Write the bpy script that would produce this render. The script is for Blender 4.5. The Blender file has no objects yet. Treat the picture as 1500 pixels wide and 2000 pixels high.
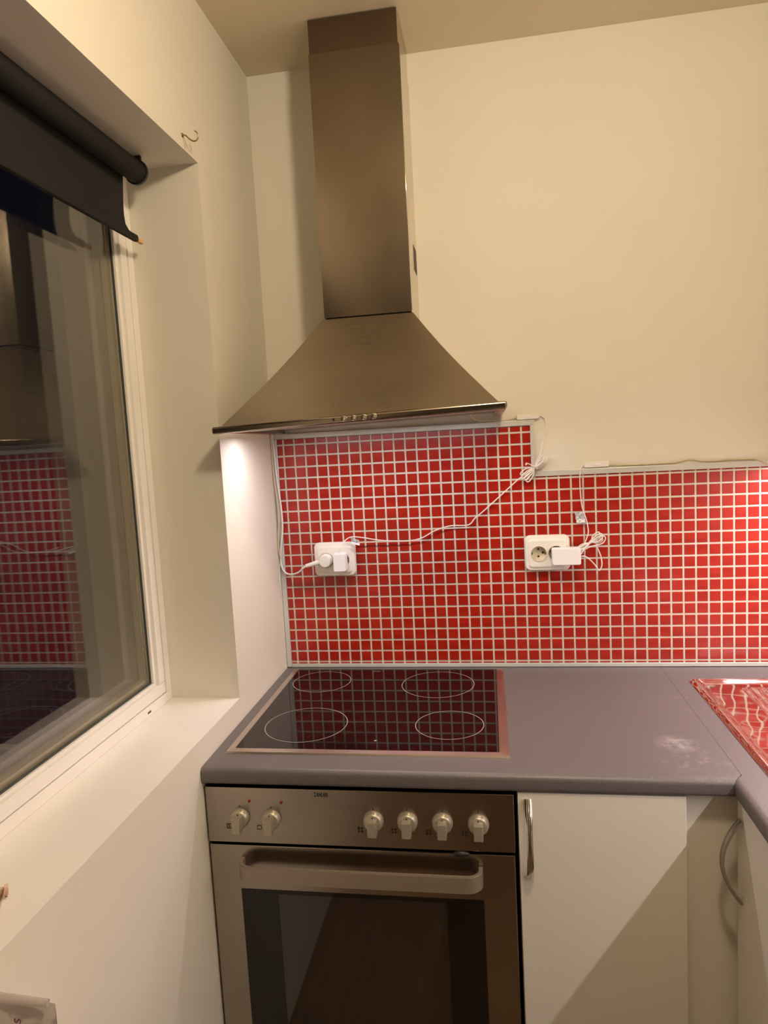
import bpy, bmesh, math, random
from mathutils import Vector, Matrix
random.seed(7)
sc = bpy.context.scene
col = sc.collection
pi = math.pi

# ------------------------------------------------------------------ camera
cam_d = bpy.data.cameras.new('camera')
cam = bpy.data.objects.new('camera', cam_d)
col.objects.link(cam)
cam.location = (0.5764, -1.7864, 1.511)
cam.rotation_euler = (1.4684, 0.0539, 0.1505)
cam_d.sensor_fit = 'VERTICAL'
cam_d.sensor_height = 36.0
cam_d.sensor_width = 27.0
cam_d.lens = 1328.38 / 2000 * 36
cam_d.clip_start = 0.02
sc.camera = cam

# ------------------------------------------------------------------ world, exposure, lights
w = bpy.data.worlds.new('night')
sc.world = w
w.use_nodes = True
w.node_tree.nodes['Background'].inputs[0].default_value = (0.010, 0.012, 0.020, 1)
w.node_tree.nodes['Background'].inputs[1].default_value = 0.35
sc.view_settings.view_transform = 'Standard'
sc.view_settings.look = 'None'
sc.view_settings.gamma = 1.0
sc.view_settings.use_curve_mapping = False
sc.view_settings.exposure = 0.0

WARM = (1.0, 0.82, 0.60)
COOL = (1.0, 0.90, 0.93)


def light(name, kind, loc, energy, color, size=0.1, size_y=None, rot=(0, 0, 0)):
    d = bpy.data.lights.new(name, kind)
    d.energy = energy
    d.color = color
    if kind == 'AREA':
        d.shape = 'RECTANGLE'
        d.size = size
        d.size_y = size_y
    else:
        d.shadow_soft_size = size
    o = bpy.data.objects.new(name, d)
    o.location = loc
    o.rotation_euler = rot
    col.objects.link(o)
    return o


light('ceiling_bulb_light', 'POINT', (0.78, -1.24, 2.36), 27.5, WARM, 0.055)
light('hood_strip_light', 'AREA', (0.32, -0.285, 1.5485), 2.7, COOL, 0.54, 0.008, (0, math.radians(-1.6), 0))
light('cabinet_strip_light', 'AREA', (1.315, -0.88, 1.400), 10.5, COOL, 0.008, 1.64)
light('corner_strip_light', 'AREA', (1.42, -0.030, 1.400), 2.2, COOL, 0.30, 0.008)

# ------------------------------------------------------------------ materials


def mat(name, color, rough=0.5, metal=0.0, **kw):
    m = bpy.data.materials.new(name)
    m.use_nodes = True
    b = m.node_tree.nodes['Principled BSDF']
    b.inputs['Base Color'].default_value = (*color, 1)
    b.inputs['Roughness'].default_value = rough
    b.inputs['Metallic'].default_value = metal
    for k, v in kw.items():
        b.inputs[k.replace('_', ' ')].default_value = v
    return m


def N(m, kind, **props):
    n = m.node_tree.nodes.new(kind)
    for k, v in props.items():
        setattr(n, k, v)
    return n


def L(m, a, b):
    m.node_tree.links.new(a, b)


def coords(m, scale=(1, 1, 1)):
    t = N(m, 'ShaderNodeTexCoord')
    mp = N(m, 'ShaderNodeMapping')
    mp.inputs['Scale'].default_value = scale
    L(m, t.outputs['Object'], mp.inputs['Vector'])
    return mp.outputs['Vector']


def noise(m, scale, vec, detail=3.0, rough=0.5):
    n = N(m, 'ShaderNodeTexNoise')
    n.inputs['Scale'].default_value = scale
    n.inputs['Detail'].default_value = detail
    n.inputs['Roughness'].default_value = rough
    L(m, vec, n.inputs['Vector'])
    return n.outputs['Fac']


def ramp(m, fac, stops):
    r = N(m, 'ShaderNodeValToRGB')
    e = r.color_ramp.elements
    while len(e) < len(stops):
        e.new(0.5)
    for i, (p, c) in enumerate(stops):
        e[i].position = p
        e[i].color = (*c, 1) if len(c) == 3 else c
    L(m, fac, r.inputs['Fac'])
    return r.outputs['Color']


def maprange(m, fac, a, b, c, d):
    r = N(m, 'ShaderNodeMapRange')
    for i, v in enumerate((a, b, c, d)):
        r.inputs[i + 1].default_value = v
    L(m, fac, r.inputs[0])
    return r.outputs[0]


def bump(m, fac, strength, dist=0.001):
    b = N(m, 'ShaderNodeBump')
    b.inputs['Strength'].default_value = strength
    b.inputs['Distance'].default_value = dist
    L(m, fac, b.inputs['Height'])
    L(m, b.outputs['Normal'], m.node_tree.nodes['Principled BSDF'].inputs['Normal'])


def pin(m, name):
    return m.node_tree.nodes['Principled BSDF'].inputs[name]


def noisy(name, c1, c2, scale, rough=0.5, metal=0.0, stretch=(1, 1, 1), bstr=0.0, bdist=0.001, lo=0.35, hi=0.65, **kw):
    m = mat(name, c1, rough, metal, **kw)
    v = coords(m, stretch)
    f = noise(m, scale, v, 5)
    L(m, ramp(m, f, [(lo, c1), (hi, c2)]), pin(m, 'Base Color'))
    if bstr:
        bump(m, f, bstr, bdist)
    return m


WALL_C = (0.74, 0.70, 0.62)
M = {}
M['wall'] = noisy('wall_paint', (0.72, 0.68, 0.58), (0.75, 0.71, 0.615), 2.2, 0.55, bstr=0.0)
v = coords(M['wall']); bump(M['wall'], noise(M['wall'], 260, v, 3), 0.12, 0.0006)
M['ceiling'] = noisy('ceiling_paint', (0.72, 0.64, 0.47), (0.75, 0.67, 0.50), 3, 0.7)
M['white'] = noisy('white_gloss_paint', (0.84, 0.81, 0.76), (0.87, 0.84, 0.79), 5, 0.35)
M['floor'] = noisy('wood_floor', (0.13, 0.082, 0.048), (0.20, 0.125, 0.072), 6, 0.45, stretch=(8, 0.8, 1))
M['rear'] = noisy('dimmed_rear_wall', (0.15, 0.11, 0.08), (0.18, 0.135, 0.10), 2, 0.6)  # dimness of the unlit room behind is put into this dark wall colour


def steel(name, base, rough, stretch, scale=60, amp=0.04, smear=0.025, aniso=0.0):
    m = mat(name, base, rough, 1.0)
    v = coords(m, stretch)
    f = noise(m, scale, v, 4, 0.6)
    v2 = coords(m, (1, 1, 1))
    f2 = noise(m, 5, v2, 2, 0.5)
    add = N(m, 'ShaderNodeMath', operation='ADD')
    L(m, maprange(m, f, 0.3, 0.7, -amp / 2, amp / 2), add.inputs[0])
    L(m, maprange(m, f2, 0.2, 0.8, rough - smear, rough + smear), add.inputs[1])
    L(m, add.outputs[0], pin(m, 'Roughness'))
    c = ramp(m, f2, [(0.3, tuple(x * 0.90 for x in base)), (0.7, tuple(min(1, x * 1.06) for x in base))])
    L(m, c, pin(m, 'Base Color'))
    return m


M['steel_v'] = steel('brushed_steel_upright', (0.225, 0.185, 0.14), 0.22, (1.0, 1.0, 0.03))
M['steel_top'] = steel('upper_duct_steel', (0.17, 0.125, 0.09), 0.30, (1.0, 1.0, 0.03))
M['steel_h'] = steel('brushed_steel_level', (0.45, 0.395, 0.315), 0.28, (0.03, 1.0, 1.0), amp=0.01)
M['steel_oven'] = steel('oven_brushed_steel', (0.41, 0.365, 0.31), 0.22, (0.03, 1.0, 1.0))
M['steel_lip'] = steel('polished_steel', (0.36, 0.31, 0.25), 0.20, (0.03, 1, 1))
M['steel_lit'] = steel('lit_side_steel', (0.68, 0.62, 0.52), 0.22, (1, 1, 0.03))  # same duct steel, lighter: light reflected on its right side is in the colour
M['hobsteel'] = steel('hob_frame_steel', (0.62, 0.54, 0.48), 0.30, (0.03, 1, 1))
M['handle'] = mat('oven_handle_satin', (0.38, 0.325, 0.26), 0.38, 0.6)
M['chrome'] = mat('chrome', (0.72, 0.68, 0.62), 0.10, 1.0)
M['nickel'] = mat('satin_nickel', (0.42, 0.38, 0.33), 0.28, 1.0)
M['knob'] = noisy('knob_silver_plastic', (0.44, 0.40, 0.31), (0.48, 0.44, 0.35), 40, 0.38, 0.55)
M['black'] = mat('black_plastic', (0.012, 0.011, 0.010), 0.45)
M['blackgap'] = mat('dark_gap', (0.01, 0.009, 0.008), 0.8)
M['marking'] = mat('black_print', (0.02, 0.018, 0.015), 0.5)
M['ceramic'] = mat('ceramic_glass', (0.006, 0.004, 0.004), 0.035, 0.0, Specular_IOR_Level=0.36)
M['ring'] = mat('zone_print', (0.30, 0.27, 0.26), 0.3)
M['ovenglass'] = mat('dark_oven_glass', (0.008, 0.007, 0.006), 0.06)
M['ovenwindow'] = mat('oven_window_glass', (0.018, 0.013, 0.009), 0.03, 0.0, Specular_IOR_Level=0.8, Coat_Weight=0.5, Coat_Roughness=0.02)
M['red_led'] = mat('red_lens', (0.22, 0.02, 0.01), 0.3)
M['plastic'] = noisy('white_plastic', (0.80, 0.77, 0.68), (0.83, 0.80, 0.72), 30, 0.28)
M['plastic_cool'] = mat('bright_white_plastic', (0.86, 0.84, 0.84), 0.32)
M['cream'] = mat('cream_plastic', (0.70, 0.63, 0.48), 0.4)
M['cord'] = mat('white_cord', (0.80, 0.76, 0.70), 0.42)
M['cordbeige'] = mat('yellowed_cord', (0.62, 0.50, 0.30), 0.5)
M['tag'] = noisy('grey_tag', (0.30, 0.31, 0.32), (0.72, 0.72, 0.72), 160, 0.35, lo=0.4, hi=0.6)
M['trim'] = noisy('aluminium_trim', (0.60, 0.60, 0.55), (0.66, 0.66, 0.61), 8, 0.35, 0.25, stretch=(1, 1, 1))
M['cab'] = noisy('cabinet_laminate', (0.74, 0.70, 0.61), (0.76, 0.72, 0.63), 4, 0.42)
M['cabside'] = noisy('cabinet_board', (0.62, 0.53, 0.38), (0.65, 0.56, 0.41), 4, 0.5)
M['blind'] = noisy('black_blind_fabric', (0.004, 0.0035, 0.003), (0.006, 0.005, 0.004), 300, 0.85, bstr=0.2, bdist=0.0004)
M['wood'] = noisy('raw_pine', (0.62, 0.38, 0.14), (0.72, 0.48, 0.22), 60, 0.6, stretch=(1, 0.1, 1))
M['seal'] = mat('grey_rubber_seal', (0.06, 0.07, 0.06), 0.6)
M['spacer'] = mat('anodised_spacer', (0.55, 0.50, 0.34), 0.4, 0.2)
M['brass'] = mat('old_brass', (0.30, 0.19, 0.07), 0.35, 0.9)
M['hole_shade'] = mat('dark_hole', (0.10, 0.08, 0.06), 0.8)  # flat dark colour stands for the shade inside the drain slot and vents
M['glow'] = mat('led_diffuser', (0.9, 0.9, 0.9), 0.4)
pin(M['glow'], 'Emission Color').default_value = (1.0, 0.93, 0.9, 1)
pin(M['glow'], 'Emission Strength').default_value = 3.0
M['bulbglow'] = mat('lamp_glass', (0.9, 0.85, 0.75), 0.3)
pin(M['bulbglow'], 'Emission Color').default_value = (1.0, 0.75, 0.45, 1)
pin(M['bulbglow'], 'Emission Strength').default_value = 2.0

# window glass: clear, built twice for the double glazing
g = bpy.data.materials.new('window_glass')
g.use_nodes = True
nt = g.node_tree
nt.nodes.clear()
out = nt.nodes.new('ShaderNodeOutputMaterial')
gl = nt.nodes.new('ShaderNodeBsdfGlass')
gl.inputs['Roughness'].default_value = 0.0
gl.inputs['IOR'].default_value = 1.5
gl.inputs['Color'].default_value = (0.99, 0.985, 0.97, 1)
nt.links.new(gl.outputs[0], out.inputs[0])
M['glass'] = g

# mosaic tile and grout
m = mat('red_mosaic_tile', (0.55, 0.02, 0.012), 0.22)
v = coords(m, (1 / 0.03, 1 / 0.03, 1 / 0.03))
fl = N(m, 'ShaderNodeVectorMath', operation='FLOOR')
L(m, v, fl.inputs[0])
wn = N(m, 'ShaderNodeTexWhiteNoise')
L(m, fl.outputs[0], wn.inputs['Vector'])
L(m, ramp(m, wn.outputs['Value'], [(0.0, (0.32, 0.013, 0.006)), (1.0, (0.39, 0.018, 0.008))]), pin(m, 'Base Color'))
bump(m, noise(m, 25, coords(m), 2), 0.12, 0.002)
M['tile'] = m
M['grout'] = noisy('pale_grout', (0.58, 0.545, 0.455), (0.66, 0.62, 0.53), 90, 0.7)

# worktop laminate, speckled grey-mauve, with a pale smear where it is scratched
m = mat('grey_laminate', (0.16, 0.135, 0.13), 0.42)
v = coords(m)
base = ramp(m, noise(m, 420, v, 4, 0.7), [(0.35, (0.103, 0.091, 0.092)), (0.65, (0.150, 0.134, 0.135))])


def stain(m, v, base, centre, radius, color, scale, lo, hi, stretch=(1, 1, 1)):
    sub = N(m, 'ShaderNodeVectorMath', operation='SUBTRACT')
    L(m, v, sub.inputs[0]); sub.inputs[1].default_value = centre
    mul = N(m, 'ShaderNodeVectorMath', operation='MULTIPLY')
    L(m, sub.outputs[0], mul.inputs[0]); mul.inputs[1].default_value = stretch
    ln = N(m, 'ShaderNodeVectorMath', operation='LENGTH')
    L(m, mul.outputs[0], ln.inputs[0])
    mask = maprange(m, ln.outputs['Value'], radius, 0.0, 0.0, 1.0)
    nn = maprange(m, noise(m, scale, v, 5, 0.65), lo, hi, 0.0, 1.0)
    pr = N(m, 'ShaderNodeMath', operation='MULTIPLY')
    L(m, mask, pr.inputs[0]); L(m, nn, pr.inputs[1])
    mx = N(m, 'ShaderNodeMix', data_type='RGBA')
    L(m, pr.outputs[0], mx.inputs[0]); L(m, base, mx.inputs[6]); mx.inputs[7].default_value = (*color, 1)
    return mx.outputs[2]


c = stain(m, v, base, (0.915, -0.455, 0.9), 0.045, (0.36, 0.34, 0.33), 60, 0.38, 0.62)
c = stain(m, v, c, (0.93, -0.53, 0.9), 0.09, (0.26, 0.24, 0.235), 50, 0.5, 0.75)
c = stain(m, v, c, (0.94, -0.18, 0.9), 0.22, (0.20, 0.18, 0.18), 30, 0.55, 0.8)
L(m, c, pin(m, 'Base Color'))
bump(m, noise(m, 500, v, 2), 0.25, 0.0004)
M['worktop'] = m

# polished sink steel with a slightly wavy face
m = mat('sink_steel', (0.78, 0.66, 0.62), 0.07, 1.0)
bump(m, noise(m, 11, coords(m), 0.5), 0.8, 0.008)
M['sink'] = m
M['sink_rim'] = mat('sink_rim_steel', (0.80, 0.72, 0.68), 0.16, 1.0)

m = mat('clear_plastic_film', (0.80, 0.74, 0.70), 0.12, 0.0, Transmission_Weight=0.55, IOR=1.25)
bump(m, noise(m, 45, coords(m), 2), 0.6, 0.002)
M['film'] = m
M['print'] = mat('mauve_print', (0.26, 0.09, 0.12), 0.5)
M['paper'] = mat('paper_insert', (0.62, 0.56, 0.46), 0.7)
M['leaf'] = noisy('dry_leaf', (0.34, 0.18, 0.09), (0.66, 0.50, 0.36), 90, 0.7)

# ------------------------------------------------------------------ mesh helpers


class MB:
    def __init__(self):
        self.bm = bmesh.new()

    def _add(self, verts, faces, mi=0, smooth=False):
        vs = [self.bm.verts.new(p) for p in verts]
        for f in faces:
            try:
                fc = self.bm.faces.new([vs[i] for i in f])
                fc.material_index = mi
                fc.smooth = smooth
            except ValueError:
                pass
        return vs

    def box(self, a, b, mi=0, bevel=0.0, seg=2):
        x0, y0, z0 = [min(p, q) for p, q in zip(a, b)]
        x1, y1, z1 = [max(p, q) for p, q in zip(a, b)]
        t = bmesh.new()
        vs = [t.verts.new(p) for p in [(x0, y0, z0), (x1, y0, z0), (x1, y1, z0), (x0, y1, z0), (x0, y0, z1), (x1, y0, z1), (x1, y1, z1), (x0, y1, z1)]]
        for f in [(0, 3, 2, 1), (4, 5, 6, 7), (0, 1, 5, 4), (1, 2, 6, 5), (2, 3, 7, 6), (3, 0, 4, 7)]:
            t.faces.new([vs[i] for i in f])
        if bevel:
            bmesh.ops.bevel(t, geom=t.edges[:], offset=bevel, segments=seg, profile=0.5, affect='EDGES')
        t.normal_update()
        for f in t.faces:
            f.material_index = mi
            f.smooth = bevel > 0 and max(abs(c) for c in f.normal) < 0.9999
        self._merge(t)
        return self

    def _merge(self, t, mtx=None):
        me = bpy.data.meshes.new('tmp')
        t.to_mesh(me)
        t.free()
        if mtx is not None:
            me.transform(mtx)
        self.bm.from_mesh(me)
        bpy.data.meshes.remove(me)

    def add_mb(self, other, mtx):
        self._merge(other.bm, mtx)
        return self

    def prism(self, poly, axis, a, b, mi=0, smooth=False):
        """poly of 2-D points extruded along axis from a to b (a, b may be functions of the point)"""
        def P(p, t):
            t = t(p) if callable(t) else t
            if axis == 0: return (t, p[0], p[1])
            if axis == 1: return (p[0], t, p[1])
            return (p[0], p[1], t)
        n = len(poly)
        vs = [P(p, a) for p in poly] + [P(p, b) for p in poly]
        fs = [tuple(range(n))[::-1], tuple(range(n, 2 * n))] + [(i, (i + 1) % n, n + (i + 1) % n, n + i) for i in range(n)]
        t = bmesh.new()
        q = [t.verts.new(p) for p in vs]
        for k, f in enumerate(fs):
            fc = t.faces.new([q[i] for i in f])
            fc.material_index = mi
            fc.smooth = smooth and k > 1
        bmesh.ops.recalc_face_normals(t, faces=t.faces[:])
        self._merge(t)
        return self

    def hexa(self, p8, mi=0):
        t = bmesh.new()
        vs = [t.verts.new(p) for p in p8]
        for f in [(0, 3, 2, 1), (4, 5, 6, 7), (0, 1, 5, 4), (1, 2, 6, 5), (2, 3, 7, 6), (3, 0, 4, 7)]:
            t.faces.new([vs[i] for i in f]).material_index = mi
        bmesh.ops.recalc_face_normals(t, faces=t.faces[:])
        self._merge(t)
        return self

    def tube(self, pts, r, n=8, mi=0, smooth_path=True, sub=5, closed=False):
        P = [Vector(p) for p in pts]
        if smooth_path and len(P) > 2:
            Q = []
            m_ = len(P)
            rng = m_ if closed else m_ - 1
            for i in range(rng):
                if closed:
                    a, b, c_, d = P[(i - 1) % m_], P[i], P[(i + 1) % m_], P[(i + 2) % m_]
                else:
                    a, b, c_, d = P[max(i - 1, 0)], P[i], P[i + 1], P[min(i + 2, m_ - 1)]
                for k in range(sub):
                    t = k / sub
                    Q.append(0.5 * ((2 * b) + (-a + c_) * t + (2 * a - 5 * b + 4 * c_ - d) * t * t + (-a + 3 * b - 3 * c_ + d) * t ** 3))
            if not closed:
                Q.append(P[-1])
            P = Q
        rf = r if callable(r) else (lambda t: r)
        rings = []
        m_ = len(P)
        up = None
        for i, p in enumerate(P):
            if closed:
                d = P[(i + 1) % m_] - P[(i - 1) % m_]
            else:
                d = P[min(i + 1, m_ - 1)] - P[max(i - 1, 0)]
            if d.length < 1e-9:
                d = Vector((0, 0, 1))
            d.normalize()
            if up is None:
                up = d.orthogonal().normalized()
            else:
                up = (up - d * up.dot(d))
                up = up.normalized() if up.length > 1e-6 else d.orthogonal().normalized()
            s = d.cross(up)
            rr = rf(i / max(1, m_ - 1))
            rings.append([self.bm.verts.new(p + (up * math.cos(2 * pi * k / n) + s * math.sin(2 * pi * k / n)) * rr) for k in range(n)])
        cnt = m_ if closed else m_ - 1
        for i in range(cnt):
            A, B = rings[i], rings[(i + 1) % m_]
            for k in range(n):
                f = self.bm.faces.new((A[k], A[(k + 1) % n], B[(k + 1) % n], B[k]))
                f.smooth = True
                f.material_index = mi
        if not closed:
            f = self.bm.faces.new(rings[0][::-1]); f.material_index = mi
            f = self.bm.faces.new(rings[-1]); f.material_index = mi
        return self

    def lathe(self, prof, n=40, mtx=None, mi=0, smooth=True):
        """prof: (radius, height) along local z"""
        t = bmesh.new()
        rings = []
        for r, h in prof:
            if r < 1e-6:
                rings.append([t.verts.new((0, 0, h))])
            else:
                rings.append([t.verts.new((r * math.cos(2 * pi * k / n), r * math.sin(2 * pi * k / n), h)) for k in range(n)])
        for A, B in zip(rings, rings[1:]):
            for k in range(n):
                if len(A) == 1 and len(B) == 1: continue
                if len(A) == 1: f = t.faces.new((A[0], B[(k + 1) % n], B[k]))
                elif len(B) == 1: f = t.faces.new((A[k], A[(k + 1) % n], B[0]))
                else: f = t.faces.new((A[k], A[(k + 1) % n], B[(k + 1) % n], B[k]))
                f.smooth = smooth
                f.material_index = mi
        bmesh.ops.recalc_face_normals(t, faces=t.faces[:])
        self._merge(t, mtx)
        return self

    def build(self, name, mats, parent=None, label=None, autosmooth=True):
        me = bpy.data.meshes.new(name)
        self.bm.normal_update()
        self.bm.to_mesh(me)
        self.bm.free()
        for mm in (mats if isinstance(mats, (list, tuple)) else [mats]):
            me.materials.append(mm)
        if autosmooth:
            keep = [p_.use_smooth for p_ in me.polygons]
            me.set_sharp_from_angle(angle=math.radians(40))
            me.polygons.foreach_set('use_smooth', keep)
            me.update()
        o = bpy.data.objects.new(name, me)
        col.objects.link(o)
        if parent is not None:
            o.parent = parent
            o.matrix_parent_inverse = Matrix.Translation(-parent.location)
            if parent.parent is not None:
                pass
        if label:
            o['label'] = label
        return o


def thing(name, label, cat, loc=(0, 0, 0), group=None):
    o = bpy.data.objects.new(name, None)
    o.empty_display_size = 0.05
    o.location = loc
    col.objects.link(o)
    o['label'] = label
    o['category'] = cat
    if group:
        o['group'] = group
    bpy.context.view_layer.update()
    return o


def part(mb, name, mats, parent, label=None):
    """mesh given in world coordinates, parented under thing or part"""
    o = mb.build(name, mats, None, label)
    o.parent = parent
    # accumulate the root offset so that world coordinates hold
    off = Vector((0, 0, 0))
    p = parent
    while p is not None:
        off += p.location
        p = p.parent
    o.location = -off
    return o


def tag(o, label, cat, group=None):
    o['label'] = label
    o['category'] = cat
    if group:
        o['group'] = group
    return o


def structure(o):
    o['kind'] = 'structure'
    return o


FACE = Matrix.Rotation(pi / 2, 4, 'X')       # local z -> -y (towards the viewer)


def facing(x, y, z):
    return Matrix.Translation((x, y, z)) @ FACE


# ------------------------------------------------------------------ room shell
H = 2.462
RX = 1.585          # right wall
RY = -4.4           # rear wall
ZT = 2.112          # lintel
ZS = 0.953          # sill top
YR = -0.368         # far reveal
YW = -1.95          # near reveal
structure(MB().box((-0.35, 0, 0), (RX + 0.2, 0.15, H)).build('wall_back', M['wall']))
wl = MB()
wl.box((-0.34, RY, 0), (0, 0, ZS - 0.0015))
wl.box((-0.34, RY, ZT), (0, 0, H))
wl.box((-0.34, YR, ZS - 0.0015), (0, 0, ZT))
wl.box((-0.34, RY, ZS - 0.0015), (0, YW, ZT))
structure(wl.build('wall_left', M['wall']))
structure(MB().box((RX, RY, 0), (RX + 0.2, 0, H)).build('wall_right', M['wall']))
structure(MB().box((-0.34, RY - 0.15, 0), (RX + 0.2, RY, H)).build('wall_rear', M['rear']))
structure(MB().box((-0.35, RY - 0.15, -0.1), (RX + 0.2, 0.15, 0)).build('floor', M['floor']))
structure(MB().box((-0.35, RY - 0.15, H), (RX + 0.2, 0.15, H + 0.1)).build('ceiling', M['ceiling']))

# ------------------------------------------------------------------ window
win = bpy.data.objects.new('window_1', None)
col.objects.link(win)
win['kind'] = 'structure'
win['label'] = 'white framed double glazed window with deep reveal and night outside'
XF = -0.162


def ring_frame(mb, x0, x1, y0, y1, z0, z1, t, tb=None, mi=0, bevel=0.0015):
    """rectangular frame in the plane x, y0<y1 z0<z1, bar width t"""
    tb = tb or t
    mb.box((x0, y0, z0), (x1, y1, z0 + tb), mi, bevel)
    mb.box((x0, y0, z1 - t), (x1, y1, z1), mi, bevel)
    mb.box((x0, y0, z0 + tb), (x1, y0 + t, z1 - t), mi, bevel)
    mb.box((x0, y1 - t, z0 + tb), (x1, y1, z1 - t), mi, bevel)
    return mb


part(ring_frame(MB(), -0.26, XF, YW, YR, ZS, ZT, 0.022), 'window_frame', M['white'], win)
sash = MB()
ring_frame(sash, -0.232, XF - 0.002, YW + 0.0235, YR - 0.0235, ZS + 0.0235, ZT - 0.0235, 0.026, 0.026)
ring_frame(sash, -0.232, XF - 0.010, YW + 0.049, YR - 0.049, ZS + 0.049, ZT - 0.049, 0.010, 0.006)
part(sash, 'sash', M['white'], win)
gy0, gy1, gz0, gz1 = YW + 0.055, YR - 0.055, ZS + 0.052, ZT - 0.055
part(ring_frame(MB(), -0.182, -0.1775, gy0, gy1, gz0, gz1, 0.0060, bevel=0), 'rubber_seal', M['seal'], win)
part(MB().box((-0.1875, gy0, gz0), (-0.1835, gy1, gz1)), 'glass_pane', M['glass'], win)
part(ring_frame(MB(), -0.2025, -0.1880, gy0, gy1, gz0, gz1, 0.015, bevel=0), 'spacer_bar', M['spacer'], win)
part(ring_frame(MB(), -0.2380, -0.2075, gy0, gy1, gz0, gz1, 0.016, bevel=0), 'outer_bead', M['white'], win)
part(MB().box((-0.2070, gy0, gz0), (-0.2030, gy1, gz1)), 'glass_pane', M['glass'], win)
part(MB().box((-0.26, YW, ZS - 0.0015), (0.0, YR, ZS)), 'window_sill', M['white'], win)
part(MB().box((XF - 0.001, -0.482, ZS + 0.0075), (XF + 0.0006, -0.468, ZS + 0.0115), 0), 'drain_slot', M['hole_shade'], win)

# ------------------------------------------------------------------ roller blind
rb = thing('roller_blind', 'black roller blind pulled a little way down at the window top', 'roller blind', (-0.11, -1.1, ZT))
xb, zb = -0.105, 2.080
FX = Matrix.Rotation(pi / 2, 4, 'X')         # local z -> -y
mb = MB().lathe([(0, 0), (0.0215, 0), (0.0215, 1.46), (0, 1.46)], 32, Matrix.Translation((xb, -0.437, zb)) @ FX)
part(mb, 'roller_tube', M['blind'], rb)
for yy in (-0.4335, -1.9):
    br = MB().lathe([(0, 0), (0.0235, 0), (0.0245, 0.003), (0.0245, 0.008), (0, 0.008)], 32, Matrix.Translation((xb, yy + 0.004, zb)) @ FX)
    br.box((xb - 0.012, yy - 0.003, zb), (xb + 0.012, yy + 0.003, ZT - 0.0005), 0, 0.001)
    part(br, 'bracket', M['black'], rb)
fab = MB()
ys = [-0.452, -0.455, -0.458, -0.462, -0.463, -0.460, -0.449, -0.432]
zs = [2.082, 2.06, 2.04, 2.01, 1.99, 1.974, 1.966, 1.962]
grid = []
NY = 40
for (ye, ze) in zip(ys, zs):
    row = []
    for k in range(NY + 1):
        yy = ye + (-1.885 - ye) * k / NY
        row.append((xb - 0.0205 + 0.0012 * math.sin(k * 0.9) * (2.08 - ze) * 8, yy, ze))
    grid.append(row)
for off in (0, 0.0009):
    vs = [[fab.bm.verts.new((p[0] + off, p[1], p[2])) for p in r_] for r_ in grid]
    for a in range(len(vs) - 1):
        for b in range(NY):
            q = (vs[a][b], vs[a][b + 1], vs[a + 1][b + 1], vs[a + 1][b])
            f = fab.bm.faces.new(q if off else q[::-1])
            f.smooth = True
part(fab, 'fabric', M['blind'], rb)
part(MB().box((xb - 0.026, -1.89, 1.949), (xb - 0.014, -0.419, 1.963), 0, 0.004), 'bottom_bar', M['blind'], rb)
part(MB().box((xb - 0.0245, -0.4188, 1.9500), (xb - 0.0155, -0.397, 1.9595), 0, 0.0028), 'bar_end', M['wood'], rb, 'raw wood end of the bar')

# ------------------------------------------------------------------ cup hook with a thread, above the reveal corner
hk = thing('cup_hook', 'small brass cup hook screwed into wall above the window corner', 'hook', (0, -0.438, 2.138))
part(MB().tube([(0.0, -0.438, 2.138), (0.007, -0.437, 2.137), (0.014, -0.434, 2.130), (0.021, -0.431, 2.127), (0.027, -0.429, 2.130), (0.030, -0.429, 2.137), (0.028, -0.430, 2.143), (0.024, -0.432, 2.146)], 0.0014, 8), 'hook_wire', M['brass'], hk)
part(MB().lathe([(0, 0), (0.0045, 0), (0.0035, 0.002), (0, 0.0025)], 16, Matrix.Translation((0, -0.438, 2.138)) @ Matrix.Rotation(pi / 2, 4, 'Y')), 'collar', M['brass'], hk)
part(MB().tube([(0.004, -0.438, 2.135), (0.003, -0.434, 2.125), (0.002, -0.429, 2.114)], 0.0006, 6), 'thread', M['cordbeige'], hk)

# ------------------------------------------------------------------ splashback panel
X0, Z0, P = 0.0312, 0.9169, 0.03
sp = thing('splashback_panel', 'red mosaic tiled splashback stepped down to the right behind the worktop', 'splashback', (0.8, -0.004, 0.902))
XL, XS, XE = 0.0145, 0.6835, RX - 0.002
ZB, ZU, ZL = 0.9115, 1.532, 1.4025
tiles = MB()
tiles.box((XL, -0.0048, ZB), (XS, -0.0005, ZU), 0)
tiles.box((XS, -0.0048, ZB), (XE, -0.0005, ZL), 0)
T = 0.0128
for i in range(-1, 53):
    for j in range(-1, 22):
        a, b = X0 + (i + .5) * P - T, X0 + (i + .5) * P + T
        c0, d0 = Z0 + (j + .5) * P - T, Z0 + (j + .5) * P + T
        a, b = max(a, XL), min(b, XE)
        c0 = max(c0, ZB)
        zt = ZU if a < XS else ZL
        pieces = []
        if a < XS < b:
            if d0 <= ZL: pieces = [(a, b, c0, d0)]
            else: pieces = [(a, XS, c0, min(d0, ZU))]
        else:
            pieces = [(a, b, c0, min(d0, zt))]
        for (a_, b_, c_, d_) in pieces:
            if b_ - a_ < 0.003 or d_ - c_ < 0.002: continue
            e = 0.0009
            y0, y1 = -0.0048, -0.0066
            tiles._add([(a_, y0, c_), (b_, y0, c_), (b_, y0, d_), (a_, y0, d_), (a_ + e, y1, c_ + e), (b_ - e, y1, c_ + e), (b_ - e, y1, d_ - e), (a_ + e, y1, d_ - e)],
                       [(4, 5, 6, 7), (0, 1, 5, 4), (1, 2, 6, 5), (2, 3, 7, 6), (3, 0, 4, 7)], 1)
part(tiles, 'mosaic_board', [M['grout'], M['tile']], sp)


def strip(a, b):
    return MB().box((a[0], -0.0095, a[1]), (b[0], -0.0003, b[1]), 0, 0.0012)


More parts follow.
